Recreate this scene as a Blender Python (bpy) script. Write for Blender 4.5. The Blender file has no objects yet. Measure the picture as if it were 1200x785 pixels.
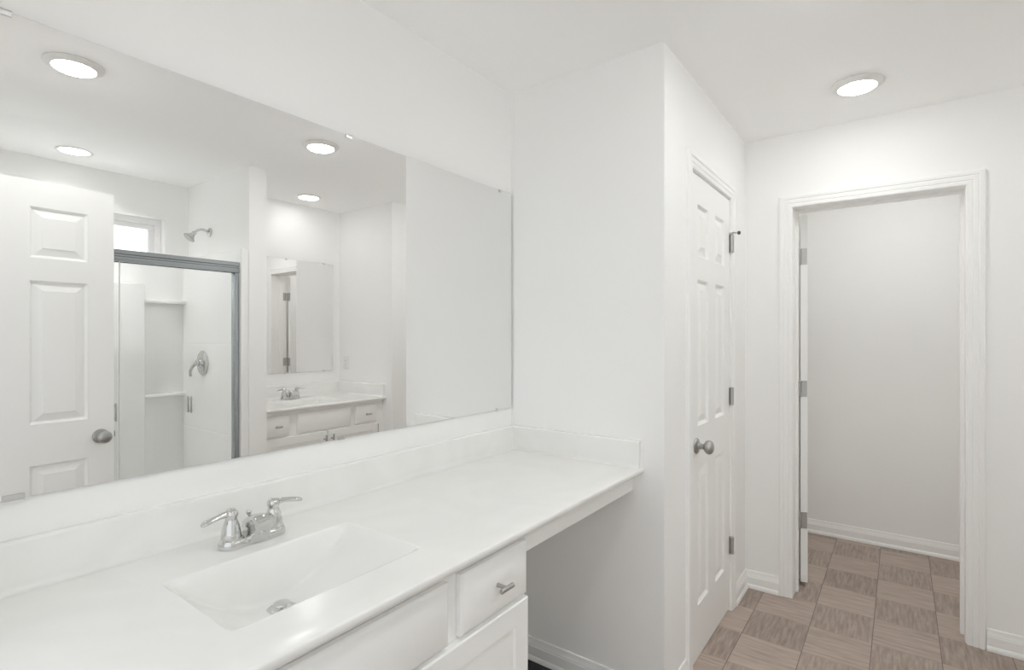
import bpy, bmesh, math, random
from mathutils import Vector, Matrix
random.seed(7)
C = bpy.context.scene.collection
PI = math.pi

# ------------------------------------------------------------------ camera, world, exposure
cam_d = bpy.data.cameras.new('camera'); cam = bpy.data.objects.new('camera', cam_d); C.objects.link(cam)
cam.location = (1.376, 0.0, 1.376)
cam.rotation_euler = (math.radians(90), 0, math.radians(36.34))
cam_d.sensor_fit = 'HORIZONTAL'; cam_d.sensor_width = 36.0
cam_d.lens = 618.4 / 1200 * 36
cam_d.shift_y = 0.00073
cam_d.clip_start = 0.01
S = bpy.context.scene
S.camera = cam
w = bpy.data.worlds.new('daylight'); S.world = w; w.use_nodes = True
bg = w.node_tree.nodes['Background']
# soft interior daylight from the rooms behind, open sky beyond the window wall
nt = w.node_tree
_tc = nt.nodes.new('ShaderNodeTexCoord'); _sp = nt.nodes.new('ShaderNodeSeparateXYZ'); nt.links.new(_tc.outputs['Generated'], _sp.inputs[0])
_mr = nt.nodes.new('ShaderNodeMapRange'); _mr.interpolation_type = 'SMOOTHSTEP'
for _k, _v in (('From Min', 0.0), ('From Max', 0.25), ('To Min', 0.60), ('To Max', 2.6)): _mr.inputs[_k].default_value = _v
nt.links.new(_sp.outputs['Y'], _mr.inputs['Value']); nt.links.new(_mr.outputs['Result'], bg.inputs['Strength'])
bg.inputs['Color'].default_value = (0.95, 0.98, 1.0, 1)
LENS_STRENGTH = 37.0
S.view_settings.view_transform = 'Standard'; S.view_settings.look = 'None'
S.view_settings.exposure = 0.90; S.view_settings.gamma = 1.0
S.view_settings.use_curve_mapping = False
cy = S.cycles
cy.use_denoising = True
cy.max_bounces = 32; cy.diffuse_bounces = 28; cy.glossy_bounces = 8; cy.transparent_max_bounces = 16; cy.transmission_bounces = 8
cy.sample_clamp_indirect = 10.0; cy.blur_glossy = 0.3

# ------------------------------------------------------------------ materials
def mat(name, col, rough=0.5, metal=0.0, spec=0.5, coat=0.0):
    m = bpy.data.materials.new(name); m.use_nodes = True
    b = m.node_tree.nodes['Principled BSDF']
    b.inputs['Base Color'].default_value = (*col, 1); b.inputs['Roughness'].default_value = rough
    b.inputs['Metallic'].default_value = metal; b.inputs['Specular IOR Level'].default_value = spec
    b.inputs['Coat Weight'].default_value = coat; b.inputs['Coat Roughness'].default_value = 0.05
    return m

def noise_bump(m, scale, strength, dist=0.001, detail=3):
    nt = m.node_tree; b = nt.nodes['Principled BSDF']
    tc = nt.nodes.new('ShaderNodeTexCoord'); n = nt.nodes.new('ShaderNodeTexNoise')
    n.inputs['Scale'].default_value = scale; n.inputs['Detail'].default_value = detail
    bu = nt.nodes.new('ShaderNodeBump'); bu.inputs['Strength'].default_value = strength; bu.inputs['Distance'].default_value = dist
    nt.links.new(tc.outputs['Object'], n.inputs['Vector']); nt.links.new(n.outputs['Fac'], bu.inputs['Height'])
    nt.links.new(bu.outputs['Normal'], b.inputs['Normal'])
    return m

def noise_tint(m, c0, c1, scale, distortion=0.0, lo=0.35, hi=0.65):
    nt = m.node_tree; b = nt.nodes['Principled BSDF']
    tc = nt.nodes.new('ShaderNodeTexCoord'); n = nt.nodes.new('ShaderNodeTexNoise')
    n.inputs['Scale'].default_value = scale; n.inputs['Detail'].default_value = 6; n.inputs['Distortion'].default_value = distortion
    r = nt.nodes.new('ShaderNodeValToRGB')
    r.color_ramp.elements[0].position = lo; r.color_ramp.elements[0].color = (*c0, 1)
    r.color_ramp.elements[1].position = hi; r.color_ramp.elements[1].color = (*c1, 1)
    nt.links.new(tc.outputs['Object'], n.inputs['Vector']); nt.links.new(n.outputs['Fac'], r.inputs['Fac'])
    nt.links.new(r.outputs['Color'], b.inputs['Base Color'])
    return m

M = {}
M['wall'] = noise_bump(mat('wall_paint', (0.923, 0.923, 0.916), 0.75, spec=0.3), 260, 0.05)
M['ceil'] = noise_bump(mat('ceiling_paint', (0.964, 0.965, 0.962), 0.9, spec=0.2), 180, 0.08)
M['trim'] = noise_bump(mat('trim_paint', (0.925, 0.925, 0.915), 0.38, spec=0.45), 90, 0.002)
M['door'] = noise_bump(mat('door_paint', (0.92, 0.92, 0.91), 0.42, spec=0.45), 120, 0.03)
M['cab'] = noise_bump(mat('cabinet_paint', (0.905, 0.905, 0.893), 0.4, spec=0.45), 110, 0.02)
M['marble'] = noise_tint(mat('cultured_marble', (0.84, 0.84, 0.82), 0.17, spec=0.5), (0.865, 0.865, 0.85), (0.895, 0.895, 0.882), 3.2, 2.2)
M['acrylic'] = noise_tint(mat('shower_acrylic', (0.86, 0.86, 0.85), 0.2, spec=0.5), (0.925, 0.925, 0.915), (0.935, 0.935, 0.925), 5)
M['chrome'] = noise_bump(mat('chrome', (0.68, 0.68, 0.67), 0.09, metal=1), 40, 0.01)
M['nickel'] = noise_bump(mat('brushed_nickel', (0.46, 0.455, 0.445), 0.30, metal=1), 300, 0.03)
M['hinge'] = noise_bump(mat('satin_hinge_metal', (0.52, 0.52, 0.51), 0.42, metal=1), 300, 0.03)
M['alu'] = noise_bump(mat('anodised_aluminium', (0.42, 0.45, 0.47), 0.20, metal=1), 220, 0.02)
M['rubber'] = noise_bump(mat('dark_rubber', (0.09, 0.09, 0.09), 0.6), 200, 0.05)
M['mirror'] = mat('mirror_silver', (0.91, 0.91, 0.905), 0.0, metal=1)
M['mirror_edge'] = noise_tint(mat('mirror_edge', (0.16, 0.17, 0.17), 0.3, spec=0.3), (0.14, 0.15, 0.15), (0.18, 0.19, 0.19), 20)
M['clip'] = noise_bump(mat('clip_metal', (0.66, 0.66, 0.65), 0.28, metal=1), 120, 0.02)
M['plate'] = noise_tint(mat('plastic_plate', (0.84, 0.84, 0.82), 0.35), (0.83, 0.83, 0.81), (0.85, 0.85, 0.83), 12)
M['vinyl'] = noise_tint(mat('window_vinyl', (0.86, 0.86, 0.86), 0.35), (0.85, 0.85, 0.85), (0.88, 0.88, 0.88), 10)
M['dark'] = noise_tint(mat('near_black_strip', (0.02, 0.018, 0.024), 0.5), (0.017, 0.015, 0.02), (0.03, 0.028, 0.035), 30)
M['slot'] = noise_tint(mat('slot_dark', (0.03, 0.03, 0.03), 0.6), (0.025, 0.025, 0.025), (0.04, 0.04, 0.04), 30)

def glass_mat(name, tint):
    m = bpy.data.materials.new(name); m.use_nodes = True; nt = m.node_tree; nt.nodes.clear()
    o = nt.nodes.new('ShaderNodeOutputMaterial'); mx = nt.nodes.new('ShaderNodeMixShader')
    t = nt.nodes.new('ShaderNodeBsdfTransparent'); g = nt.nodes.new('ShaderNodeBsdfGlossy')
    lw = nt.nodes.new('ShaderNodeLayerWeight'); lw.inputs['Blend'].default_value = 0.5
    pw = nt.nodes.new('ShaderNodeMath'); pw.operation = 'POWER'; pw.inputs[1].default_value = 5.0
    ma = nt.nodes.new('ShaderNodeMath'); ma.operation = 'MULTIPLY_ADD'; ma.inputs[1].default_value = 0.8; ma.inputs[2].default_value = 0.02
    t.inputs['Color'].default_value = (*tint, 1); g.inputs['Roughness'].default_value = 0.0
    nt.links.new(lw.outputs['Facing'], pw.inputs[0]); nt.links.new(pw.outputs[0], ma.inputs[0])
    nt.links.new(ma.outputs[0], mx.inputs['Fac']); nt.links.new(t.outputs[0], mx.inputs[1]); nt.links.new(g.outputs[0], mx.inputs[2])
    nt.links.new(mx.outputs[0], o.inputs['Surface'])
    return m
M['glass'] = glass_mat('clear_glass', (0.992, 0.996, 0.996))

def emit_mat(name, col, s):
    m = bpy.data.materials.new(name); m.use_nodes = True; nt = m.node_tree; nt.nodes.clear()
    o = nt.nodes.new('ShaderNodeOutputMaterial'); e = nt.nodes.new('ShaderNodeEmission')
    e.inputs['Color'].default_value = (*col, 1); e.inputs['Strength'].default_value = s
    nt.links.new(e.outputs[0], o.inputs['Surface'])
    return m
M['lens'] = emit_mat('light_lens', (0.99, 0.995, 0.985), LENS_STRENGTH)

M['lens_bright'] = emit_mat('light_lens_bright', (0.99, 0.995, 0.985), LENS_STRENGTH*0.75)
M['lens_far'] = emit_mat('light_lens_far', (0.99, 0.995, 0.985), LENS_STRENGTH*0.75)
M['lens_shower'] = emit_mat('light_lens_shower', (0.99, 0.995, 0.99), LENS_STRENGTH*3.1)
M['lens_soft'] = emit_mat('light_lens_alcove', (0.99, 0.995, 0.985), LENS_STRENGTH*0.36)

def floor_mat():
    m = mat('parquet_vinyl', (0.3, 0.25, 0.22), 0.42, spec=0.4); nt = m.node_tree; b = nt.nodes['Principled BSDF']; L = nt.links
    def N(t, **k):
        n = nt.nodes.new(t)
        for a, v in k.items(): setattr(n, a, v)
        return n
    def math_(op, a, bb=None, c=None):
        n = N('ShaderNodeMath', operation=op)
        for i, v in enumerate((a, bb, c)):
            if v is None: continue
            if isinstance(v, (int, float)): n.inputs[i].default_value = v
            else: L.new(v, n.inputs[i])
        return n.outputs[0]
    tc = N('ShaderNodeTexCoord'); sp = N('ShaderNodeSeparateXYZ'); L.new(tc.outputs['Object'], sp.inputs[0])
    gx = math_('DIVIDE', math_('SUBTRACT', sp.outputs['X'], 0.785), 0.2445)
    gy = math_('DIVIDE', math_('SUBTRACT', sp.outputs['Y'], 0.53), 0.2583)
    ix = math_('FLOOR', gx); iy = math_('FLOOR', gy); fx = math_('FRACT', gx); fy = math_('FRACT', gy)
    par = math_('MODULO', math_('ADD', math_('ADD', ix, iy), 100.0), 2.0)
    par = math_('GREATER_THAN', par, 0.5)
    cv = N('ShaderNodeCombineXYZ'); L.new(ix, cv.inputs[0]); L.new(iy, cv.inputs[1])
    wn = N('ShaderNodeTexWhiteNoise', noise_dimensions='3D'); L.new(cv.outputs[0], wn.inputs['Vector'])
    # grain stretched along y (par 0) or along x (par 1)
    def grain(sx, sy):
        mp = N('ShaderNodeCombineXYZ'); L.new(math_('MULTIPLY', sp.outputs['X'], sx), mp.inputs[0]); L.new(math_('MULTIPLY', sp.outputs['Y'], sy), mp.inputs[1])
        L.new(math_('MULTIPLY', wn.outputs['Value'], 37.0), mp.inputs[2])
        n = N('ShaderNodeTexNoise'); n.inputs['Scale'].default_value = 1.0; n.inputs['Detail'].default_value = 5; n.inputs['Roughness'].default_value = 0.62
        L.new(mp.outputs[0], n.inputs['Vector']); return n.outputs['Fac']
    ga = grain(85, 9); gb = grain(7, 75)
    g = math_('ADD', math_('MULTIPLY', ga, math_('SUBTRACT', 1.0, par)), math_('MULTIPLY', gb, par))
    base = math_('ADD', math_('MULTIPLY', par, 0.22), math_('MULTIPLY', wn.outputs['Value'], 0.16))
    f = math_('ADD', base, math_('MULTIPLY', math_('SUBTRACT', g, 0.5), 1.5))
    f = math_('ADD', f, 0.25)
    r = N('ShaderNodeValToRGB'); L.new(f, r.inputs['Fac'])
    r.color_ramp.elements[0].position = 0.0; r.color_ramp.elements[0].color = (0.255, 0.202, 0.172, 1)
    r.color_ramp.elements[1].position = 1.0; r.color_ramp.elements[1].color = (0.57, 0.470, 0.405, 1)
    # seams
    lx = math_('ADD', math_('LESS_THAN', fx, 0.006), math_('GREATER_THAN', fx, 0.994))
    ly = math_('MULTIPLY', math_('LESS_THAN', fy, 0.008), 0.3)
    ln = math_('MINIMUM', math_('ADD', math_('MULTIPLY', lx, 0.75), ly), 1.0)
    mx = N('ShaderNodeMix', data_type='RGBA'); L.new(ln, mx.inputs[0]); L.new(r.outputs['Color'], mx.inputs[6]); mx.inputs[7].default_value = (0.085, 0.062, 0.052, 1)
    L.new(mx.outputs[2], b.inputs['Base Color'])
    bu = N('ShaderNodeBump'); bu.inputs['Strength'].default_value = 0.12; bu.inputs['Distance'].default_value = 0.001
    L.new(math_('SUBTRACT', g, ln), bu.inputs['Height']); L.new(bu.outputs['Normal'], b.inputs['Normal'])
    return m
M['floor'] = floor_mat()

# ------------------------------------------------------------------ helpers
def BM(): return bmesh.new()

def box(bm, x0, x1, y0, y1, z0, z1, mi=0):
    vs = [bm.verts.new(p) for p in ((x0,y0,z0),(x1,y0,z0),(x1,y1,z0),(x0,y1,z0),(x0,y0,z1),(x1,y0,z1),(x1,y1,z1),(x0,y1,z1))]
    fs = []
    for q in ((0,3,2,1),(4,5,6,7),(0,1,5,4),(1,2,6,5),(2,3,7,6),(3,0,4,7)):
        f = bm.faces.new([vs[i] for i in q]); f.material_index = mi; fs.append(f)
    return fs

def bbox(bm, x0, x1, y0, y1, z0, z1, r=0.003, seg=2):
    t = bmesh.new(); box(t, x0, x1, y0, y1, z0, z1)
    bmesh.ops.bevel(t, geom=t.edges[:], offset=r, segments=seg, profile=0.5, affect='EDGES')
    merge(bm, t)

def merge(bm, t):
    me = bpy.data.meshes.new('tmp'); t.to_mesh(me); t.free(); bm.from_mesh(me); bpy.data.meshes.remove(me)

def loft(bm, rings, cap=True, closed=True, mi=0):
    R = [[bm.verts.new(p) for p in r] for r in rings]
    n = len(R[0])
    for a, b in zip(R[:-1], R[1:]):
        for i in range(n if closed else n - 1):
            j = (i + 1) % n
            f = bm.faces.new((a[i], a[j], b[j], b[i])); f.material_index = mi
    if cap and closed:
        for r, fl in ((R[0], True), (R[-1], False)):
            f = bm.faces.new(r[::-1] if fl else r); f.material_index = mi

def lathe(bm, prof, origin=(0,0,0), axis=(0,0,1), n=40, mi=0):
    """prof: (radius, distance along the axis)"""
    a = Vector(axis).normalized(); q = a.to_track_quat('Z', 'Y'); o = Vector(origin)
    rings = []
    for r, h in prof:
        r = max(r, 1e-5)
        rings.append([o + q @ Vector((r*math.cos(2*PI*i/n), r*math.sin(2*PI*i/n), h)) for i in range(n)])
    loft(bm, rings, mi=mi)

def tube(bm, pts, rad, n=14):
    P = [Vector(p) for p in pts]; rads = rad if isinstance(rad, (list, tuple)) else [rad]*len(P)
    rings = []; up = None
    for i, p in enumerate(P):
        d = (P[min(i+1, len(P)-1)] - P[max(i-1, 0)]).normalized()
        if up is None:
            up = Vector((0,0,1)) if abs(d.z) < 0.9 else Vector((1,0,0))
        s = d.cross(up).normalized(); up = s.cross(d).normalized()
        rings.append([p + rads[i]*(s*math.cos(2*PI*k/n) + up*math.sin(2*PI*k/n)) for k in range(n)])
    loft(bm, rings)

def smooth_pts(pts, k=6):
    P = [Vector(p) for p in pts]; P = [2*P[0]-P[1]] + P + [2*P[-1]-P[-2]]; out = []
    for i in range(1, len(P)-2):
        for j in range(k):
            t = j/k; a, b, c, d = P[i-1], P[i], P[i+1], P[i+2]
            out.append(0.5*((2*b)+(c-a)*t+(2*a-5*b+4*c-d)*t*t+(3*b-a-3*c+d)*t**3))
    out.append(P[-2]); return out

def obj(name, bm, m, parent=None, smooth=30, weld=True):
    if weld: bmesh.ops.remove_doubles(bm, verts=bm.verts[:], dist=1e-5)
    bmesh.ops.recalc_face_normals(bm, faces=bm.faces[:])
    me = bpy.data.meshes.new(name); 
    if smooth:
        for f in bm.faces: f.smooth = True
        for e in bm.edges:
            if len(e.link_faces) != 2 or e.calc_face_angle(0) > math.radians(smooth): e.smooth = False
    bm.to_mesh(me); bm.free()
    for k in (m if isinstance(m, (list, tuple)) else [m]): me.materials.append(k)
    o = bpy.data.objects.new(name, me); C.objects.link(o)
    if parent: o.parent = parent
    return o

def tag(o, label=None, cat=None, group=None, kind=None):
    if label: o['label'] = label
    if cat: o['category'] = cat
    if group: o['group'] = group
    if kind: o['kind'] = kind
    return o

def thing(name, label, cat, loc=(0,0,0), rz=0.0, group=None, kind=None):
    o = bpy.data.objects.new(name, None); C.objects.link(o)
    o.location = loc; o.rotation_euler = (0, 0, rz); o.empty_display_size = 0.1
    return tag(o, label, cat, group, kind)

def struct(name, bm, m, label, cat, parent=None, smooth=30):
    o = obj(name, bm, m, parent, smooth); return tag(o, label, cat, None, 'structure')

def copy_tree(o, parent=None):
    c = o.copy(); C.objects.link(c); c.parent = parent
    for ch in list(o.children): copy_tree(ch, c)
    return c

# ------------------------------------------------------------------ dimensions
H = 2.44
YN = 1.866            # end wall of the knee space
XC = 0.688            # wall holding the narrow closet door
YF = 3.105            # far wall
XA, YA = 1.884, 2.807 # outer corner beside the alcove
XB = 2.565            # back wall of the alcove
XS = 2.765            # back wall of the shower
XP, YP0, YP1 = 1.91, 1.680, 1.794   # partition between shower and alcove
YE = 0.14             # entry wall
TF = 0.165            # thickness of the far wall
YH = 4.225            # back wall of the room behind the open doorway

# ------------------------------------------------------------------ the room shell
bm = BM(); box(bm, -0.12, 3.0, -1.6, 4.4, -0.10, 0.0)
struct('floor', bm, M['floor'], 'brown parquet-pattern vinyl floor', 'floor')
bm = BM(); box(bm, 0.0, 0.46, 1.17, YN - 0.013, 0.0005, 0.003)  # thin near-black sheet laid over the floor under the counter
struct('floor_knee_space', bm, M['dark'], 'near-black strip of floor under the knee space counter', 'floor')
SLX, SLY, SLR = 2.470, 0.955, 0.074     # round opening for the recessed shower light
bm = BM(); q = 0.12
for z in (H, H + 0.1):
    for x0, x1, y0, y1 in ((-0.12, 3.0, 0.02, SLY-q), (-0.12, 3.0, SLY+q, 4.4), (-0.12, SLX-q, SLY-q, SLY+q), (SLX+q, 3.0, SLY-q, SLY+q)):
        bm.faces.new([bm.verts.new(p) for p in ((x0,y0,z),(x1,y0,z),(x1,y1,z),(x0,y1,z))])
    def sq(a):
        c, s_ = math.cos(a), math.sin(a); m_ = max(abs(c), abs(s_)); return (SLX + q*c/m_, SLY + q*s_/m_, z)
    for i in range(48):
        a, b = 2*PI*i/48, 2*PI*(i+1)/48
        bm.faces.new([bm.verts.new(p) for p in (sq(a), sq(b), (SLX+SLR*math.cos(b), SLY+SLR*math.sin(b), z), (SLX+SLR*math.cos(a), SLY+SLR*math.sin(a), z))])
for x0, x1, y0, y1 in ((-0.12, 3.0, 0.02, 0.02), (-0.12, 3.0, 4.4, 4.4), (-0.12, -0.12, 0.02, 4.4), (3.0, 3.0, 0.02, 4.4)):
    bm.faces.new([bm.verts.new(p) for p in ((x0,y0,H),(x1,y1,H),(x1,y1,H+0.1),(x0,y0,H+0.1))])
struct('ceiling', bm, M['ceil'], 'plain white painted ceiling', 'ceiling')

bm = BM(); box(bm, -0.12, 0.0, 0.02, YN, 0, H)
struct('wall_left', bm, M['wall'], 'white wall carrying the long mirror', 'wall')
bm = BM(); box(bm, -0.12, XC - 0.115, YN, YN + 0.115, 0, H)
struct('wall_nook', bm, M['wall'], 'white end wall beside the countertop', 'wall')
cy0, cy1, ch = 2.150, 2.790, 2.072
bm = BM()
box(bm, XC - 0.115, XC, YN, cy0, 0, H); box(bm, XC - 0.115, XC, cy1, YF, 0, H); box(bm, XC - 0.115, XC, cy0, cy1, ch, H)
struct('wall_closet', bm, M['wall'], 'white wall holding the narrow panelled door', 'wall')
dx0, dx1, dh = 0.906, 1.630, 2.064
bm = BM()
box(bm, 0.0, dx0, YF, YF + TF, 0, H); box(bm, dx1, 2.1, YF, YF + TF, 0, H); box(bm, dx0, dx1, YF, YF + TF, dh, H)
struct('wall_far', bm, M['wall'], 'white far wall around the open doorway', 'wall')
bm = BM(); box(bm, 0.0, 2.1, YH, YH + 0.1, 0, H)
struct('wall_hall_back', bm, M['wall'], 'white wall seen through the open doorway', 'wall')
bm = BM(); box(bm, 0.56, 0.66, YF + TF, YH, 0, H)
struct('wall_hall_left', bm, M['wall'], 'white wall behind the open door leaf', 'wall')
bm = BM(); box(bm, 2.0, 2.1, YF + TF, YH, 0, H)
struct('wall_hall_right', bm, M['wall'], 'white wall right of the small room', 'wall')
bm = BM(); box(bm, XA, XB + 0.12, YA, YF, 0, H)
struct('wall_alcove_side', bm, M['wall'], 'white wall ending the second vanity alcove', 'wall')
bm = BM(); box(bm, XB, XB + 0.12, YP1, YA, 0, H)
struct('wall_alcove_back', bm, M['wall'], 'white wall behind the second vanity', 'wall')
bm = BM(); box(bm, XP, XS + 0.12, YP0, YP1, 0, H)
struct('wall_partition', bm, M['wall'], 'white partition between shower and second vanity', 'wall')
wy0, wy1, wz0, wz1 = 0.78, 1.528, 1.880, 2.186
bm = BM()
box(bm, XS, XS + 0.12, 0.02, wy0, 0, H); box(bm, XS, XS + 0.12, wy1, YP0, 0, H)
box(bm, XS, XS + 0.12, wy0, wy1, 0, wz0); box(bm, XS, XS + 0.12, wy0, wy1, wz1, H)
struct('wall_shower_back', bm, M['wall'], 'white back wall of the shower under the window', 'wall')
bm = BM()
box(bm, 0.0, 0.22, 0.02, YE, 0, H); box(bm, 1.62, XS, 0.02, YE, 0, H); box(bm, 0.22, 1.62, 0.02, YE, 2.07, H)
struct('wall_entry', bm, M['wall'], 'white wall around the entry opening', 'wall')

# baseboards: profile (thickness, height) swept along a wall
BP = [(0,0),(0.021,0),(0.021,0.010),(0.018,0.018),(0.0135,0.022),(0.0135,0.060),(0.0115,0.064),(0.0115,0.068),(0.009,0.074),(0.007,0.082),(0.006,0.090),(0.004,0.093),(0,0.093)]
def baseboard(name, p0, p1, nrm, label, m0=0, m1=0):
    """p0->p1 along the wall foot, nrm into the room; m0/m1 mitre: +1 shortens by the thickness (inside corner), -1 lengthens"""
    a, b, n = Vector((*p0, 0)), Vector((*p1, 0)), Vector((*nrm, 0)); d = (b - a).normalized()
    bm = BM()
    loft(bm, [[a + n*t + d*(t*m0) + Vector((0,0,z)) for t, z in BP], [b + n*t - d*(t*m1) + Vector((0,0,z)) for t, z in BP]])
    return struct(name, bm, M['trim'], label, 'baseboard', smooth=20)
baseboard('baseboard_nook', (0.0, YN), (XC, YN), (0,-1), 'white baseboard along the knee space end wall', 1, -1)
baseboard('baseboard_left', (0.0, 1.17), (0.0, YN), (1,0), 'white baseboard under the counter along the mirror wall', 0, 1)
baseboard('baseboard_closet_near', (XC, YN), (XC, 2.100), (1,0), 'white baseboard left of the narrow closed door', -1, 0)
baseboard('baseboard_closet_far', (XC, 2.840), (XC, YF), (1,0), 'short white baseboard right of the narrow closed door', 0, 1)
baseboard('baseboard_far_left', (XC, YF), (0.858, YF), (0,-1), 'short white baseboard left of the open doorway', 1, 0)
baseboard('baseboard_far_right', (1.681, YF), (XA, YF), (0,-1), 'white baseboard right of the open doorway', 0, 1)
baseboard('baseboard_return', (XA, YA), (XA, YF), (-1,0), 'white baseboard on the wall stub by the alcove', -1, 1)
baseboard('baseboard_hall', (0.66, YH), (2.0, YH), (0,-1), 'white baseboard seen through the open doorway', 1, 1)
baseboard('baseboard_partition', (XP, YP0), (XP, YP1), (-1,0), 'white baseboard on the partition end')

# door casings with jambs
CP = [(0,0),(0,0.009),(0.004,0.0115),(0.016,0.0125),(0.019,0.0105),(0.022,0.0135),(0.036,0.0150),(0.040,0.0130),(0.044,0.0165),(0.056,0.0175),(0.062,0.0145),(0.062,0)]
def casing(bm, org, U, Nn, u0, u1, zt):
    o, U, Nn = Vector(org), Vector(U), Vector(Nn); Z = Vector((0,0,1))
    path = lambda k: [(u0-k, 0.0), (u0-k, zt+k), (u1+k, zt+k), (u1+k, 0.0)]
    rings = [[o + U*path(k)[i][0] + Z*path(k)[i][1] + Nn*t for k, t in CP] for i in range(4)]
    loft(bm, rings)

# closet doorway
bm = BM()
casing(bm, (XC, 0, 0), (0,1,0), (1,0,0), 2.162, 2.778, 2.060)
struct('trim_1', bm, M['trim'], 'white moulded casing around the narrow closed door', 'door casing', smooth=20)
bm = BM()
box(bm, XC - 0.115, XC, cy0, 2.166, 0, 2.056); box(bm, XC - 0.115, XC, 2.774, cy1, 0, 2.056); box(bm, XC - 0.115, XC, cy0, cy1, 2.056, ch)
box(bm, XC - 0.075, XC - 0.040, 2.166, 2.177, 0, 2.056); box(bm, XC - 0.075, XC - 0.040, 2.763, 2.774, 0, 2.056); box(bm, XC - 0.075, XC - 0.040, 2.177, 2.763, 2.045, 2.056)
struct('trim_2', bm, M['trim'], 'white jamb lining the narrow closed door', 'door jamb')
# open doorway in the far wall
bm = BM()
casing(bm, (0, YF, 0), (1,0,0), (0,-1,0), 0.921, 1.616, 2.048)
struct('trim_3', bm, M['trim'], 'white moulded casing around the open doorway', 'door casing', smooth=20)
bm = BM()
box(bm, dx0, 0.922, YF, YF + TF, 0, 2.048); box(bm, 1.612, dx1, YF, YF + TF, 0, 2.048); box(bm, dx0, dx1, YF, YF + TF, 2.048, dh)
box(bm, 0.922, 0.934, YF + 0.085, YF + 0.122, 0, 2.048); box(bm, 1.600, 1.612, YF + 0.085, YF + 0.122, 0, 2.048); box(bm, 0.934, 1.600, YF + 0.085, YF + 0.122, 2.037, 2.048)
struct('trim_4', bm, M['trim'], 'white jamb with door stop lining the open doorway', 'door jamb')
bm = BM()
casing(bm, (0, YF + TF, 0), (1,0,0), (0,1,0), 0.921, 1.616, 2.048)
struct('trim_5', bm, M['trim'], 'white casing on the far side of the open doorway', 'door casing', smooth=20)

# six-panel doors
def panel_rects(wd):
    st, mu = (0.102, 0.100) if wd > 0.65 else (0.092, 0.110)
    pw = (wd - 2*st - mu)/2
    out = []
    for u in (st, st + pw + mu):
        for z0, z1 in ((0.235, 0.816), (0.994, 1.614), (1.713, 1.932)): out.append((u, u+pw, z0, z1))
    return out
def slab(bm, wd, hh, t, z0):
    rects = panel_rects(wd)
    us = sorted({0.0, wd, *[r[0] for r in rects], *[r[1] for r in rects]}); zs = sorted({z0, hh, *[r[2] for r in rects], *[r[3] for r in rects]})
    for yv, s in ((0.0, -1), (-t, 1)):           # s: direction into the slab
        for a, b in zip(us[:-1], us[1:]):
            for c, d in zip(zs[:-1], zs[1:]):
                if any(abs(a-r[0])<1e-6 and abs(b-r[1])<1e-6 and abs(c-r[2])<1e-6 and abs(d-r[3])<1e-6 for r in rects):
                    prev = None
                    for ins, dep in ((0,0),(0.002,0.004),(0.007,0.0095),(0.0095,0.0115),(0.0125,0.0115),(0.0415,0.0025),(0.0435,0.0005)):
                        q = [bm.verts.new((x, yv + s*dep, z)) for x, z in ((a+ins,c+ins),(b-ins,c+ins),(b-ins,d-ins),(a+ins,d-ins))]
                        if prev:
                            for i in range(4): bm.faces.new((prev[i], prev[(i+1)%4], q[(i+1)%4], q[i]))
                        prev = q
                    bm.faces.new(prev)
                else:
                    bm.faces.new([bm.verts.new((x, yv, z)) for x, z in ((a,c),(b,c),(b,d),(a,d))])
    for a, b in zip(us[:-1], us[1:]):
        for z in (z0, hh): bm.faces.new([bm.verts.new(p) for p in ((a,0,z),(b,0,z),(b,-t,z),(a,-t,z))])
    for c, d in zip(zs[:-1], zs[1:]):
        for u in (0, wd): bm.faces.new([bm.verts.new(p) for p in ((u,0,c),(u,0,d),(u,-t,d),(u,-t,c))])
def knob_bm(o, ax):
    bm = BM()
    lathe(bm, [(0.0,0),(0.032,0),(0.033,0.003),(0.031,0.007),(0.026,0.010),(0.016,0.012),(0.0125,0.016),(0.0115,0.028),(0.013,0.034),(0.020,0.038),(0.0262,0.044),(0.0285,0.052),(0.0275,0.060),(0.0225,0.067),(0.013,0.0715),(0.0,0.0725)], o, ax, 36)
    return bm
def barrel_hinge(z, u, v, leaf_dirs, ln=0.089):
    bm = BM()
    lathe(bm, [(0.0,0),(0.0045,0.0),(0.0095,0.003),(0.0095,ln*0.2),(0.0088,ln*0.2+.0008),(0.0095,ln*0.2+.0016),(0.0095,ln*0.4),(0.0088,ln*0.4+.0008),(0.0095,ln*0.4+.0016),(0.0095,ln*0.6),(0.0088,ln*0.6+.0008),(0.0095,ln*0.6+.0016),(0.0095,ln*0.8),(0.0088,ln*0.8+.0008),(0.0095,ln*0.8+.0016),(0.0095,ln-0.003),(0.0045,ln),(0,ln)], (u, v, z), (0,0,1), 20)
    for x0, x1, y0, y1 in leaf_dirs: box(bm, x0, x1, y0, y1, z, z + ln)
    return bm

# door_1: closed closet door.  local x runs from the hinge towards the knob (-y in the world), local y=0 is the room face
d1 = thing('door_1', 'narrow closed white six-panel door right of the countertop', 'door', (XC - 0.001, 2.772, 0), -PI/2, kind='structure')
W1 = 0.604
bm = BM(); slab(bm, W1, 2.052, 0.035, 0.016); obj('door_slab', bm, M['door'], d1, smooth=12)
obj('door_knob', knob_bm((W1 - 0.068, 0.0, 0.915), (0,1,0)), M['nickel'], d1)['label'] = 'round satin nickel knob'
for z in (0.285, 1.030, 1.790):
    obj('hinge', barrel_hinge(z, -0.001, 0.0118, [(-0.019, -0.001, 0.0100, 0.0128), (0.0, 0.010, 0.0005, 0.0025)]), M['hinge'], d1)
bm = BM(); tube(bm, [(-0.001, 0.0105, 1.882), (-0.001, 0.0105, 1.888), (0.0, 0.018, 1.890), (0.0, 0.040, 1.886)], 0.0035); lathe(bm, [(0,0),(0.009,0),(0.009,0.010),(0,0.010)], (-0.001,0.0105,1.880), (0,0,1), 16)
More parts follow.
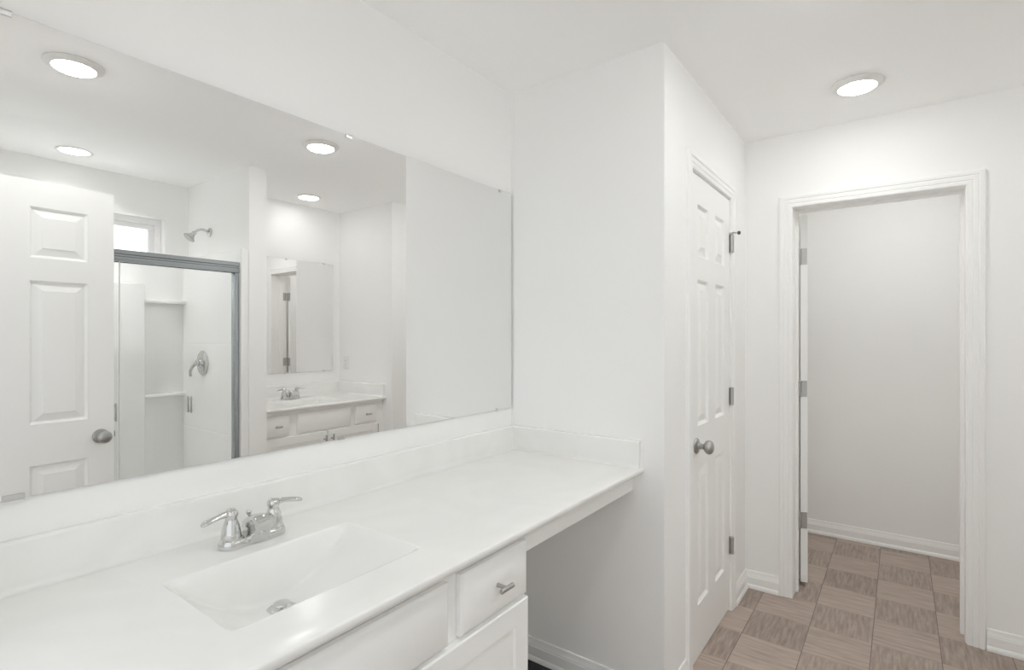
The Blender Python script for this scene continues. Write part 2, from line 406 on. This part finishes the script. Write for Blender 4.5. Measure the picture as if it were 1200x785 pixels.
st = obj('hinge_stop', bm, M['hinge'], d1)
bm = BM(); lathe(bm, [(0,0),(0.008,0),(0.009,0.004),(0.008,0.012),(0,0.013)], (0.0, 0.040, 1.886), (0,1,0), 16); obj('bumper', bm, M['rubber'], st)

# door_2: leaf of the far doorway, swung away past square
d2 = thing('door_2', 'white door leaf swung open beyond the far doorway showing its hinged edge', 'door', (0.930, YF + 0.179, 0), math.radians(106), kind='structure')
W2 = 0.682
bm = BM()
t = bmesh.new(); slab(t, W2, 2.040, 0.035, 0.020); bmesh.ops.translate(t, verts=t.verts[:], vec=(0.004, -0.004, 0)); merge(bm, t)
obj('door_slab', bm, M['door'], d2, smooth=12)
ca, sa = math.cos(math.radians(-106)), math.sin(math.radians(-106))
for z in (0.316, 1.040, 1.768):
    bm = barrel_hinge(z, 0.0, 0.0, [(0.0018, 0.0042, -0.036, -0.002)])
    # leaf let into the jamb (in world terms it faces +x at x = 0.924, towards -y from the pin)
    vs = []
    for X, Y in ((0.9215, YF + 0.128), (0.9242, YF + 0.128), (0.9242, YF + 0.1645), (0.9215, YF + 0.1645)):
        rx, ry = X - 0.930, Y - (YF + 0.179); vs.append((rx*ca - ry*sa, rx*sa + ry*ca))
    loft(bm, [[(x, y, z) for x, y in vs], [(x, y, z + 0.089) for x, y in vs]])
    obj('hinge', bm, M['hinge'], d2)
obj('door_knob', knob_bm((W2 - 0.06, -0.004, 0.915), (0,1,0)), M['nickel'], d2)
obj('door_knob', knob_bm((W2 - 0.06, -0.039, 0.915), (0,-1,0)), M['nickel'], d2)

# door_3: entry door standing open, seen in the long mirror.  local x: hinge -> free edge, local +y faces the mirror
d3 = thing('door_3', 'white six-panel entry door standing open, reflected at the left of the long mirror', 'door', (1.616, 0.190, 0), math.radians(90 - 2.6), kind='structure')
W3 = 0.710
bm = BM(); slab(bm, W3, 2.045, 0.035, 0.015); obj('door_slab', bm, M['door'], d3, smooth=12)
k = obj('door_knob', knob_bm((W3 - 0.054, 0.0, 0.909), (0,1,0)), M['nickel'], d3); k['label'] = 'round satin nickel knob'
obj('door_knob', knob_bm((W3 - 0.054, -0.035, 0.909), (0,-1,0)), M['nickel'], d3)
bm = BM(); box(bm, W3 - 0.0005, W3 + 0.0015, -0.030, -0.005, 0.88, 0.938); bbox(bm, W3, W3 + 0.010, -0.024, -0.011, 0.896, 0.922, 0.002, 1); obj('latch', bm, M['nickel'], d3)
for z in (0.22, 1.0, 1.78):
    obj('hinge', barrel_hinge(z, -0.004, 0.006, [(-0.002, 0.0, -0.030, 0.004)]), M['hinge'], d3)

# window_1 in the shower
w1 = thing('window_1', 'small white transom window above the shower, reflected in the long mirror', 'window', (XS, (wy0+wy1)/2, wz0), kind='structure')
def wframe(bm, x0, x1, y0, y1, z0, z1, wd, lip=0.006):
    for a in ((y0,y1,z0,z0+wd),(y0,y1,z1-wd,z1),(y0,y0+wd,z0+wd,z1-wd),(y1-wd,y1,z0+wd,z1-wd)): bbox(bm, x0, x1, *a, 0.003, 1)
oy = -(wy0+wy1)/2
bm = BM(); wframe(bm, 0.055, 0.115, wy0+oy, wy1+oy, 0.0, wz1-wz0, 0.040); obj('window_frame', bm, M['vinyl'], w1)
bm = BM(); wframe(bm, 0.072, 0.102, wy0+oy+0.040, wy1+oy-0.040, 0.040, wz1-wz0-0.040, 0.036); obj('sash', bm, M['vinyl'], w1)
bm = BM(); box(bm, 0.084, 0.088, wy0+oy+0.074, wy1+oy-0.074, 0.074, wz1-wz0-0.074); obj('pane', bm, M['glass'], w1)
bm = BM(); bbox(bm, -0.006, 0.055, wy0+oy+0.002, wy1+oy-0.002, 0.0005, 0.012, 0.003, 1); obj('sill', bm, M['vinyl'], w1)

# ------------------------------------------------------------------ vanities
# local frame: x = distance out from the wall, y = along the wall
ZT = 0.887            # counter top surface
def front_panel(bm, x0, x1, y0, y1, z0, z1, ch=0.010):
    """slab drawer front with a chamfered face"""
    r = lambda x, k: [(x, y0+k, z0+k), (x, y1-k, z0+k), (x, y1-k, z1-k), (x, y0+k, z1-k)]
    loft(bm, [r(x0, 0), r(x1-0.006, 0), r(x1-0.004, 0.002), r(x1, ch), ])
def shaker(bm, x0, x1, y0, y1, z0, z1, st=0.055):
    r = lambda x, k: [(x, y0+k, z0+k), (x, y1-k, z0+k), (x, y1-k, z1-k), (x, y0+k, z1-k)]
    loft(bm, [r(x0, 0), r(x1-0.003, 0), r(x1, 0.003), r(x1, st), r(x1-0.002, st+0.002), r(x1-0.007, st+0.004), r(x1-0.007, st+0.006)])
def bar_pull(x, y, z, vertical=False):
    bm = BM()
    lathe(bm, [(0,0),(0.0055,0),(0.0048,0.003),(0.0048,0.027),(0,0.027)], (x, y, z), (1,0,0), 18)
    ax = (0,0,1) if vertical else (0,1,0); L = 0.024 if not vertical else 0.032
    o = (x+0.029, y, z-L) if vertical else (x+0.029, y-L, z)
    lathe(bm, [(0,0),(0.0052,0),(0.006,0.001),(0.006,2*L-0.001),(0.0052,2*L),(0,2*L)], o, ax, 18)
    return bm
def vanity(label, loc, rz, y0, y1, drawers, false_front, doors, filler=None, apron=None):
    t = thing('vanity_cabinet', label, 'bathroom cabinet', loc, rz)
    XFc = 0.566
    bm = BM()
    box(bm, 0.005, XFc-0.019, y0, y0+0.016, 0.0, 0.868); box(bm, 0.005, XFc-0.019, y1-0.016, y1, 0.0, 0.868)
    box(bm, 0.005, 0.011, y0+0.016, y1-0.016, 0.10, 0.868); box(bm, 0.011, XFc-0.019, y0+0.016, y1-0.016, 0.10, 0.116)
    box(bm, 0.48, 0.495, y0+0.016, y1-0.016, 0.0, 0.10)
    obj('carcass', bm, M['cab'], t)
    bm = BM(); f0, f1 = XFc-0.019, XFc
    ys = [y0] + [v for pr in ((drawers+[false_front])) for v in pr] + [y1]
    box(bm, f0, f1, y0, y1, 0.838, 0.868); box(bm, f0, f1, y0, y1, 0.10, 0.13); box(bm, f0, f1, y0, y1, 0.675, 0.715)
    fr = sorted(drawers + [false_front])
    edges = [y0] + [v for p in fr for v in p] + [y1]
    for i in range(0, len(edges), 2):
        a, b = edges[i], edges[i+1]
        aa, bb = (a if i == 0 else a-0.012), (b if i == len(edges)-2 else b+0.012)
        box(bm, f0, f1, aa, bb, 0.715, 0.838)
    for a, b in ((y0, y0+0.04), (y1-0.04, y1), (doors[0][1]-0.02, doors[1][0]+0.02)): box(bm, f0, f1, a, b, 0.13, 0.675)
    obj('face_frame', bm, M['cab'], t)
    for a, b in drawers:
        bm = BM(); front_panel(bm, XFc+0.001, XFc+0.020, a, b, 0.699, 0.838)
        box(bm, 0.10, XFc+0.001, a+0.02, b-0.02, 0.722, 0.800)
        d = obj('drawer', bm, M['cab'], t)
        obj('handle', bar_pull(XFc+0.020, (a+b)/2, 0.769), M['nickel'], d)['label'] = 'small satin nickel bar pull'
    bm = BM(); front_panel(bm, XFc+0.001, XFc+0.020, *false_front, 0.699, 0.838); obj('false_drawer_front', bm, M['cab'], t)
    for k, (a, b) in enumerate(doors):
        bm = BM(); shaker(bm, XFc+0.001, XFc+0.020, a, b, 0.115, 0.690)
        d = obj('cabinet_door', bm, M['cab'], t)
        obj('handle', bar_pull(XFc+0.020, (b-0.026) if k == 0 else (a+0.026), 0.632, True), M['nickel'], d)['label'] = 'small satin nickel bar pull'
    if filler:
        bm = BM(); box(bm, XFc-0.030, XFc-0.006, *filler, 0.0, 0.868); obj('filler_strip', bm, M['cab'], t)
    if apron:
        bm = BM(); bbox(bm, XFc-0.014, XFc+0.002, apron[0], apron[1], 0.797, 0.868, 0.0015, 1); obj('apron', bm, M['cab'], t)
    return t

def circle_depth(s, hw, dp):
    return dp*max(0.0, 1 - (abs(s)/hw)**1.9)

def countertop(label, loc, rz, y0, y1, yc, side):
    """side: +1 side splash at y1, -1 at y0"""
    t = thing('vanity_countertop', label, 'countertop', loc, rz)
    hw, DP = 0.2145, 0.119
    xb, xf, XE = 0.203, 0.488, 0.611
    # across the bowl: (x, share of the depth)
    cross = [(0.0,0),(0.0025,0.02),(0.005,0.07),(0.009,0.22),(0.014,0.48),(0.019,0.74),(0.0225,0.88),(0.0265,0.955),(0.033,0.988),(0.045,1.0)]
    back = [(xb+a, f) for a, f in cross]; frontc = [(xf-a*0.9, f) for a, f in cross][::-1]
    mid = [(xb + (xf-xb)*q, 1.0) for q in (0.36, 0.48, 0.60)]
    rows = [(0.0, 0), (0.10, 0), (xb-0.004, 0)] + back + mid + frontc + [(xf+0.004, 0), (0.56, 0)]
    yb = [yc - hw*math.cos(PI*i/44) for i in range(45)]
    cols = [y0, *( [y0 + (yb[0]-y0)*k/4 for k in (1,2,3)] ), yb[0]-0.004] + yb + [yb[-1]+0.004] + [yb[-1] + (y1-yb[-1])*k/8 for k in range(1,8)] + [y1]
    def zz(y, f):
        if f == 0 or abs(y-yc) >= hw: return ZT
        return ZT - f*circle_depth(y-yc, hw, DP)
    edge = [(XE-0.0050, ZT), (XE-0.0032, ZT-0.0004), (XE-0.0015, ZT-0.0015), (XE-0.0004, ZT-0.0032), (XE, ZT-0.0050), (XE-0.0003, ZT-0.0160), (XE-0.0020, ZT-0.0176), (XE-0.03, ZT-0.0178), (xf+0.03, ZT-0.0178)]
    bm = BM(); G = []
    for x, f in rows: G.append([bm.verts.new((x, y, zz(y, f))) for y in cols])
    for x, z in edge: G.append([bm.verts.new((x, y, z)) for y in cols])
    for a, b in zip(G[:-1], G[1:]):
        for i in range(len(cols)-1): bm.faces.new((a[i], a[i+1], b[i+1], b[i]))
    # underside beside the bowl, and end caps
    xu = edge[-1][0]; zu = edge[-1][1]
    for a, b in ((y0, yb[0]-0.02), (yb[-1]+0.02, y1)):
        bm.faces.new([bm.verts.new(p) for p in ((0,a,zu),(0,b,zu),(xu,b,zu),(xu,a,zu))])
    for y in (y0, y1):
        pts = [(0, y, ZT)] + [(x, y, z) for x, z in edge] + [(0, y, zu)]
        bm.faces.new([bm.verts.new(p) for p in pts])
    obj('counter_slab', bm, M['marble'], t, smooth=50)
    def splash(pts, a, b, along_x=False, yy=None, s=1):
        bm = BM()
        if not along_x: loft(bm, [[(p, a, z) for p, z in pts], [(p, b, z) for p, z in pts]])
        else: loft(bm, [[(a, yy - s*p, z) for p, z in pts], [(b, yy - s*p, z) for p, z in pts]])
        return bm
    cove = [(0.020 + 0.014*(1-math.sin(q)), ZT + 0.0003 + 0.014*(1-math.cos(q))) for q in [PI/2*k/6 for k in range(7)]]
    prof = [(-0.001, ZT+0.0003)] + cove + [(0.020, ZT+0.092), (0.0193, ZT+0.0945), (0.0175, ZT+0.0968), (0.0148, ZT+0.0982), (0.0115, ZT+0.0985), (-0.001, ZT+0.0985)]
    obj('backsplash', splash(prof, y0, y1), M['marble'], t, smooth=40)
    yy, s = (y1, 1) if side > 0 else (y0, -1)
    obj('side_splash', splash(prof, 0.020, 0.600, True, yy, s), M['marble'], t, smooth=40)
    # drain
    zd = ZT - DP
    bm = BM(); lathe(bm, [(0.0,0.0005),(0.0305,0.0005),(0.0315,0.002),(0.029,0.0035),(0.022,0.002),(0.0195,-0.001),(0.0,-0.001)], (0.268, yc, zd), (0,0,1), 32)
    dr = obj('drain', bm, M['chrome'], t)
    bm = BM(); lathe(bm, [(0,0),(0.0045,0),(0.0045,0.009),(0.016,0.0095),(0.0185,0.012),(0.017,0.0145),(0.009,0.0165),(0,0.017)], (0.268, yc, zd), (0,0,1), 32)
    obj('stopper', bm, M['chrome'], dr)
    return t

def faucet(label, loc, rz):
    """local origin on the counter, x towards the bowl"""
    t = thing('faucet', label, 'faucet', loc, rz)
    # base plate: rounded bar
    def stad(hx, hy, z, n=10):
        r = hx; return [(r*math.cos(a), (hy-r) + r*math.sin(a), z) for a in [PI*k/n for k in range(n+1)]] + [(r*math.cos(a), -(hy-r) + r*math.sin(a), z) for a in [PI + PI*k/n for k in range(n+1)]]
    bm = BM(); loft(bm, [stad(0.026,0.079,0.0), stad(0.0265,0.0795,0.003), stad(0.0255,0.0785,0.012), stad(0.0235,0.0765,0.018), stad(0.0205,0.0735,0.0205)])
    obj('base_plate', bm, M['chrome'], t, smooth=50)
    for s in (-1, 1):
        bm = BM()
        lathe(bm, [(0,0.018),(0.0215,0.018),(0.0220,0.021),(0.0218,0.026),(0.0205,0.036),(0.0180,0.048),(0.0150,0.058),(0.0128,0.063),(0.0122,0.066),(0.0138,0.069),(0.0152,0.074),(0.0142,0.081),(0.0100,0.0865),(0,0.088)], (0, s*0.051, 0), (0,0,1), 32)
        h = obj('handle_body', bm, M['chrome'], t, smooth=45)
        # lever: flattened tapering paddle, slightly drooping
        L = [(0.000,0.076,0.0085,0.0080),(0.012,0.078,0.0082,0.0075),(0.024,0.078,0.0078,0.0064),(0.036,0.0765,0.0084,0.0060),(0.048,0.0745,0.0098,0.0060),(0.058,0.0725,0.0106,0.0058),(0.065,0.071,0.0095,0.0052),(0.069,0.070,0.0055,0.0036)]
        bm = BM(); rings = []
        for d, z, a, b in L: rings.append([(0.010*d/0.069 + a*math.cos(q), s*(0.051+d), z + b*math.sin(q)) for q in [2*PI*k/18 for k in range(18)]])
        loft(bm, rings); obj('lever', bm, M['chrome'], h, smooth=60)
    # spout: broad sloping body with an overhanging hood
    def sec(x, zb, zt, hw):
        h = zt - zb; zl = zb + h*0.60          # hood lip height
        half = [(hw*0.78, zb), (hw*0.86, zb+h*0.05), (hw*0.88, zb+h*0.30), (hw*0.88, zl-h*0.02), (hw, zl), (hw, zl+h*0.12), (hw*0.93, zl+h*0.24), (hw*0.72, zl+h*0.335), (hw*0.38, zt-h*0.012)]
        return [(x, y, z) for y, z in half] + [(x, 0, zt)] + [(x, -y, z) for y, z in half[::-1]]
    bm = BM()
    loft(bm, [sec(-0.024,0.016,0.028,0.010), sec(-0.020,0.014,0.042,0.017), sec(-0.010,0.012,0.055,0.022), sec(0.004,0.004,0.063,0.0245), sec(0.018,0.003,0.067,0.0255), sec(0.027,0.003,0.0685,0.0258), sec(0.036,0.016,0.0685,0.0256), sec(0.046,0.031,0.067,0.0250), sec(0.055,0.044,0.0640,0.0240), sec(0.060,0.051,0.0600,0.0205)])
    obj('spout', bm, M['chrome'], t, smooth=38)
    bm = BM(); lathe(bm, [(0,0),(0.0085,0),(0.0085,0.0060),(0.0075,0.0068),(0,0.0068)], (0.0375, 0, 0.0260), (0.83,0,-0.55), 24); obj('aerator', bm, M['chrome'], t)
    bm = BM(); tube(bm, [(-0.020,0,0.018),(-0.020,0,0.056)], 0.0022); lathe(bm, [(0,0),(0.003,0),(0.0062,0.005),(0.0066,0.009),(0.004,0.013),(0,0.0135)], (-0.020,0,0.055), (0,0,1), 18)
    obj('lift_rod', bm, M['chrome'], t)
    return t

def wall_mirror(label, loc, rz, y0, y1, z0, z1, clips):
    t = thing('wall_mirror', label, 'mirror', loc, rz)
    bm = BM(); fs = box(bm, 0.0012, 0.0070, y0, y1, z0, z1, 1)
    fr = bmesh.ops.inset_individual(bm, faces=[fs[3]], thickness=0.003, depth=0)['faces']
    for f in fr: f.material_index = 1
    fs[3].material_index = 0
    obj('mirror_glass', bm, [M['mirror'], M['mirror_edge']], t, smooth=0)
    for y, top, L in clips:
        s = 1 if top else -1; zE = z1 if top else z0
        bm = BM()
        bbox(bm, 0.0005, 0.0125, y-L, y+L, *sorted((zE + s*0.0004, zE + s*0.0022)), 0.0006, 1)
        bbox(bm, 0.0074, 0.0096, y-L, y+L, *sorted((zE - s*0.009, zE + s*0.0022)), 0.0006, 1)
        obj('mirror_clip', bm, M['clip'], t)
    return t

# main vanity under the long mirror (local y = world y)
vanity('white vanity cabinet under the large sink in front', (0,0,0), 0, YE+0.02, 1.155, [(0.172, 0.392), (0.886, 1.144)], (0.432, 0.846), [(0.172, 0.652), (0.660, 1.147)], apron=(1.1555, YN-0.002))
countertop('long white marble countertop with moulded sink beneath the large mirror', (0,0,0), 0, YE+0.002, YN-0.001, 0.642, 1)
faucet('chrome two-handle faucet behind the large sink in front', (0.128, 0.650, ZT+0.0005), 0)
wall_mirror('large frameless mirror above the long countertop', (0,0,0), 0, 0.150, 1.857, 1.063, 1.993,
            [(0.226,True,0.020),(1.012,True,0.011),(1.772,True,0.006),(0.248,False,0.016),(0.985,False,0.010),(1.752,False,0.005)])
# second vanity in the alcove (turned half round: local y = 2.807 - world y)
vanity('white second vanity cabinet in the alcove, seen in the large mirror', (XB,YA,0), PI, 0.0, YA-YP1, [(0.072, 0.270), (0.812, 0.998)], (0.317, 0.752), [(0.062, 0.512), (0.522, 1.003)])
countertop('short white marble countertop of the alcove vanity', (XB,YA,0), PI, 0.001, YA-YP1-0.001, 0.535, -1)
faucet('small reflected chrome faucet on the alcove countertop', (XB-0.128, YA-0.535, ZT+0.0005), PI)
wall_mirror('smaller frameless mirror above the alcove vanity', (XB,YA,0), PI, 0.072, 0.960, 1.080, 1.986,
            [(0.16,True,0.010),(0.50,True,0.010),(0.87,True,0.010),(0.16,False,0.010),(0.50,False,0.010),(0.87,False,0.010)])

# wall plate beside the alcove mirror
pl = thing('outlet_cover', 'white outlet plate on the alcove side wall beside the smaller mirror', 'outlet', (2.470, YA, 1.145), 0)
bm = BM(); bbox(bm, -0.035, 0.035, -0.0055, -0.0003, -0.057, 0.057, 0.002, 2); obj('cover_plate', bm, M['plate'], pl)
bm = BM(); bbox(bm, -0.017, 0.017, -0.0075, -0.0052, -0.034, 0.034, 0.0008, 1); rc = obj('receptacle', bm, M['plate'], pl)
for z in (-0.018, 0.018):
    bm = BM()
    for x in (-0.006, 0.006): box(bm, x-0.001, x+0.001, -0.0078, -0.0074, z-0.004, z+0.004)
    obj('slots', bm, M['slot'], rc)

# ------------------------------------------------------------------ shower
YI = 1.632   # inner face of the side panel
su = thing('shower_surround', 'white moulded shower surround with ledges, seen through the glass in the large mirror', 'shower surround', (2.35, 0.9, 0))
ox, oyy = -2.35, -0.9
def sbox(bm, x0, x1, y0, y1, z0, z1, r=0.004): bbox(bm, x0+ox, x1+ox, y0+oyy, y1+oyy, z0, z1, r, 2)
bm = BM(); sbox(bm, 1.94, XS-0.001, YE+0.001, YP0-0.001, 0.001, 0.05, 0.006); sbox(bm, 1.915, 2.005, YE+0.001, YP0-0.001, 0.001, 0.11, 0.012); obj('shower_base', bm, M['acrylic'], su)
def wedge_panel(y_in, y_wall):
    """side panel with a chamfered front flange; grooves between the moulded tiles"""
    s = 1 if y_wall > y_in else -1
    pts = [(1.917, y_wall), (1.912, y_wall - s*0.016), (1.912, y_in + s*0.002), (1.916, y_in), (XS-0.03, y_in), (XS-0.03, y_wall)]
    bm = BM(); zs = [0.05, 0.74, 0.743, 0.746, 1.318, 1.321, 1.324, 1.915]; gr = [0,0,0.0015,0,0,0.0015,0,0]
    rings = []
    for z, g in zip(zs, gr):
        rings.append([(x+ox, (y + (s*g if i in (3,4) else 0)) + oyy, z) for i, (x, y) in enumerate(pts)])
    loft(bm, rings); return bm
obj('side_panel', wedge_panel(YI, YP0-0.001), M['acrylic'], su, smooth=20)
obj('side_panel', wedge_panel(YE+0.045, YE+0.001), M['acrylic'], su, smooth=20)
bm = BM(); sbox(bm, XS-0.030, XS-0.001, YE+0.045, YP0-0.001, 0.05, 1.872); obj('back_panel', bm, M['acrylic'], su)
bm = BM(); sbox(bm, XS-0.105, XS-0.031, 0.40, 1.375, 0.05, 1.72, 0.012); obj('raised_column', bm, M['acrylic'], su)
for z in (0.958, 1.595):
    for y0, y1 in ((1.376, YI-0.001), (YE+0.046, 0.399)):
        bm = BM(); sbox(bm, XS-0.088, XS-0.031, y0, y1, z, z+0.024, 0.006); obj('ledge', bm, M['acrylic'], su)

en = thing('shower_enclosure', 'grey aluminium framed sliding glass shower doors reflected in the large mirror', 'shower door', (1.955, 0.9, 0.11))
ex, ey, ez = -1.955, -0.9, -0.11
def ebox(bm, x0, x1, y0, y1, z0, z1, r=0.002): bbox(bm, x0+ex, x1+ex, y0+ey, y1+ey, z0+ez, z1+ez, r, 2)
bm = BM()
hp = [(1.928,1.765),(1.926,1.772),(1.927,1.790),(1.931,1.795),(1.931,1.803),(1.926,1.808),(1.926,1.824),(1.930,1.829),(1.982,1.829),(1.985,1.824),(1.985,1.765),(1.978,1.765),(1.978,1.775),(1.936,1.775),(1.936,1.765)]
loft(bm, [[(x+ex, YE+0.046+ey, z+ez) for x, z in hp], [(x+ex, YI-0.001+ey, z+ez) for x, z in hp]]); obj('header', bm, M['alu'], en, smooth=25)
for a, b in ((YI-0.028, YI-0.001), (YE+0.046, YE+0.073)):
    bm = BM(); ebox(bm, 1.932, 1.940, a, b, 0.135, 1.765); ebox(bm, 1.970, 1.978, a, b, 0.135, 1.765); ebox(bm, 1.940, 1.970, a if a > 1 else b-0.006, a+0.006 if a > 1 else b, 0.135, 1.765, 0.001); ebox(bm, 1.940, 1.970, b-0.004 if a > 1 else a, b if a > 1 else a+0.004, 0.135, 1.765, 0.001)
    obj('side_jamb', bm, M['alu'], en)
bm = BM(); ebox(bm, 1.930, 1.980, YE+0.046, YI-0.001, 0.111, 0.119); ebox(bm, 1.930, 1.934, YE+0.046, YI-0.001, 0.119, 0.134, 0.001); ebox(bm, 1.953, 1.957, YE+0.046, YI-0.001, 0.119, 0.134, 0.001); ebox(bm, 1.976, 1.980, YE+0.046, YI-0.001, 0.119, 0.134, 0.001); obj('bottom_track', bm, M['alu'], en)
def glass_panel(x, y0, y1, hy, edge):
    bm = BM(); box(bm, x-0.003+ex, x+0.003+ex, y0+ey, y1+ey, 0.125+ez, 1.773+ez); g = obj('glass_panel', bm, M['glass'], en, smooth=0)
    bm = BM(); ebox(bm, x-0.005, x+0.005, edge-0.003, edge+0.003, 0.125, 1.765, 0.001); obj('edge_strip', bm, M['plate'], g)
    bm = BM(); s = -1
    ebox(bm, x-0.024, x-0.016, hy-0.004, hy+0.004, 0.93, 1.025, 0.002); ebox(bm, x+0.016, x+0.024, hy-0.004, hy+0.004, 0.93, 1.025, 0.002)
    for z in (0.945, 1.010):
        lathe(bm, [(0,0),(0.0035,0),(0.0035,0.036),(0,0.036)], (x-0.018+ex, hy+ey, z+ez), (1,0,0), 14)
    obj('pull_handle', bm, M['nickel'], g)
glass_panel(1.9445, 0.215, 1.000, 0.990, 1.012)
glass_panel(1.9640, 0.940, 1.600, 1.360, 0.946)

sh = thing('wall_shower', 'chrome shower head on a bent arm above the surround', 'shower', (2.435, YP0, 2.080))
bm = BM(); lathe(bm, [(0,0.0005),(0.030,0.0005),(0.031,0.003),(0.026,0.009),(0.012,0.014),(0,0.014)], (0,0,0), (0,-1,0), 28); obj('flange', bm, M['chrome'], sh)
arm = smooth_pts([(0,-0.010,0),(0,-0.028,0.010),(0,-0.055,0.013),(0,-0.080,0.002),(0,-0.096,-0.014)])
bm = BM(); tube(bm, arm, 0.0085, 16); obj('arm', bm, M['chrome'], sh)
bm = BM(); lathe(bm, [(0,0),(0.011,0),(0.014,0.004),(0.014,0.014),(0.0125,0.018),(0.019,0.030),(0.029,0.045),(0.037,0.052),(0.0385,0.057),(0.037,0.060),(0,0.060)], (0,-0.093,-0.011), (0,-0.66,-0.75), 32); hd = obj('spray_head', bm, M['chrome'], sh, smooth=40)
bm = BM(); d = Vector((0,-0.66,-0.75)).normalized(); lathe(bm, [(0,0),(0.033,0),(0.031,0.003),(0.012,0.003),(0.009,0.005),(0,0.005)], Vector((0,-0.093,-0.011)) + d*0.0602, d, 32); obj('spray_face', bm, M['hinge'], hd)

vl = thing('shower_valve', 'round chrome shower valve with lever on the shower side panel', 'shower valve', (2.425, YI, 1.192))
bm = BM(); lathe(bm, [(0,0.0005),(0.082,0.0005),(0.084,0.003),(0.078,0.008),(0.055,0.013),(0.032,0.016),(0.030,0.022),(0.024,0.030),(0,0.030)], (0,0,0), (0,-1,0), 40); obj('escutcheon', bm, M['chrome'], vl)
bm = BM(); lathe(bm, [(0,0.028),(0.020,0.028),(0.022,0.034),(0.019,0.052),(0.010,0.060),(0,0.061)], (0,0,0.002), (0,-1,0), 28)
tube(bm, smooth_pts([(0,-0.046,0.0),(0.012,-0.060,-0.020),(0.022,-0.070,-0.052),(0.030,-0.066,-0.086)]), [0.012]*7+[0.0105]*6+[0.009]*6, 14); obj('lever', bm, M['chrome'], vl)

# ------------------------------------------------------------------ recessed ceiling lights
def ceiling_light(label, x, y, lens='lens', recessed=False):
    t = thing('ceiling_light', label, 'ceiling light', (x, y, H), 0, 'round ceiling downlights')
    bm = BM()
    if recessed == 'can':   # white can let into the ceiling, lens at its top
        lathe(bm, [(0.0735,0.080),(0.0735,-0.001),(0.0875,-0.001),(0.0885,-0.003),(0.086,-0.005),(0.074,-0.0055),(0.0705,-0.003),(0.0665,0.062),(0.0665,0.080),(0.0735,0.080)], n=48)
        lens_p = [(0,0.070),(0.0664,0.070),(0.0664,0.062),(0.045,0.058),(0.0,0.056)]
    elif recessed:   # slim ring with a flat lens
        lathe(bm, [(0.072,-0.001),(0.088,-0.001),(0.089,-0.003),(0.086,-0.007),(0.076,-0.010),(0.0735,-0.010),(0.072,-0.008),(0.072,-0.001)], n=48)
        lens_p = [(0,-0.003),(0.0718,-0.003),(0.0718,-0.0065),(0.0,-0.0070)]
    else:          # domed lens standing out of a wide ring
        lathe(bm, [(0.069,-0.001),(0.096,-0.001),(0.097,-0.004),(0.093,-0.008),(0.080,-0.014),(0.073,-0.0175),(0.070,-0.0175),(0.069,-0.015),(0.069,-0.001)], n=48)
        lens_p = [(0,-0.010),(0.0688,-0.010),(0.0688,-0.0155),(0.062,-0.0215),(0.045,-0.0265),(0.022,-0.0290),(0,-0.0295)]
    obj('trim_ring', bm, M['plate'], t, smooth=40)
    bm = BM(); lathe(bm, lens_p, n=48)
    obj('lens', bm, M[lens], t, smooth=60)
ceiling_light('round downlight nearest the entry, reflected at the top left of the large mirror', 1.250, 0.650)
ceiling_light('round downlight over the middle of the room, reflected right of the large mirror centre', 1.250, 1.745)
ceiling_light('round downlight in the ceiling before the open doorway', 1.230, 2.662, 'lens_far')
ceiling_light('round downlight above the shower, reflected above the entry door', 2.470, 0.955, 'lens_shower', 'can')
ceiling_light('round downlight above the alcove vanity, reflected over the smaller mirror', 2.290, 2.335, 'lens_soft', True)
ceiling_light('round downlight of the small room beyond the open doorway', 1.350, 3.640, 'lens_bright', True)
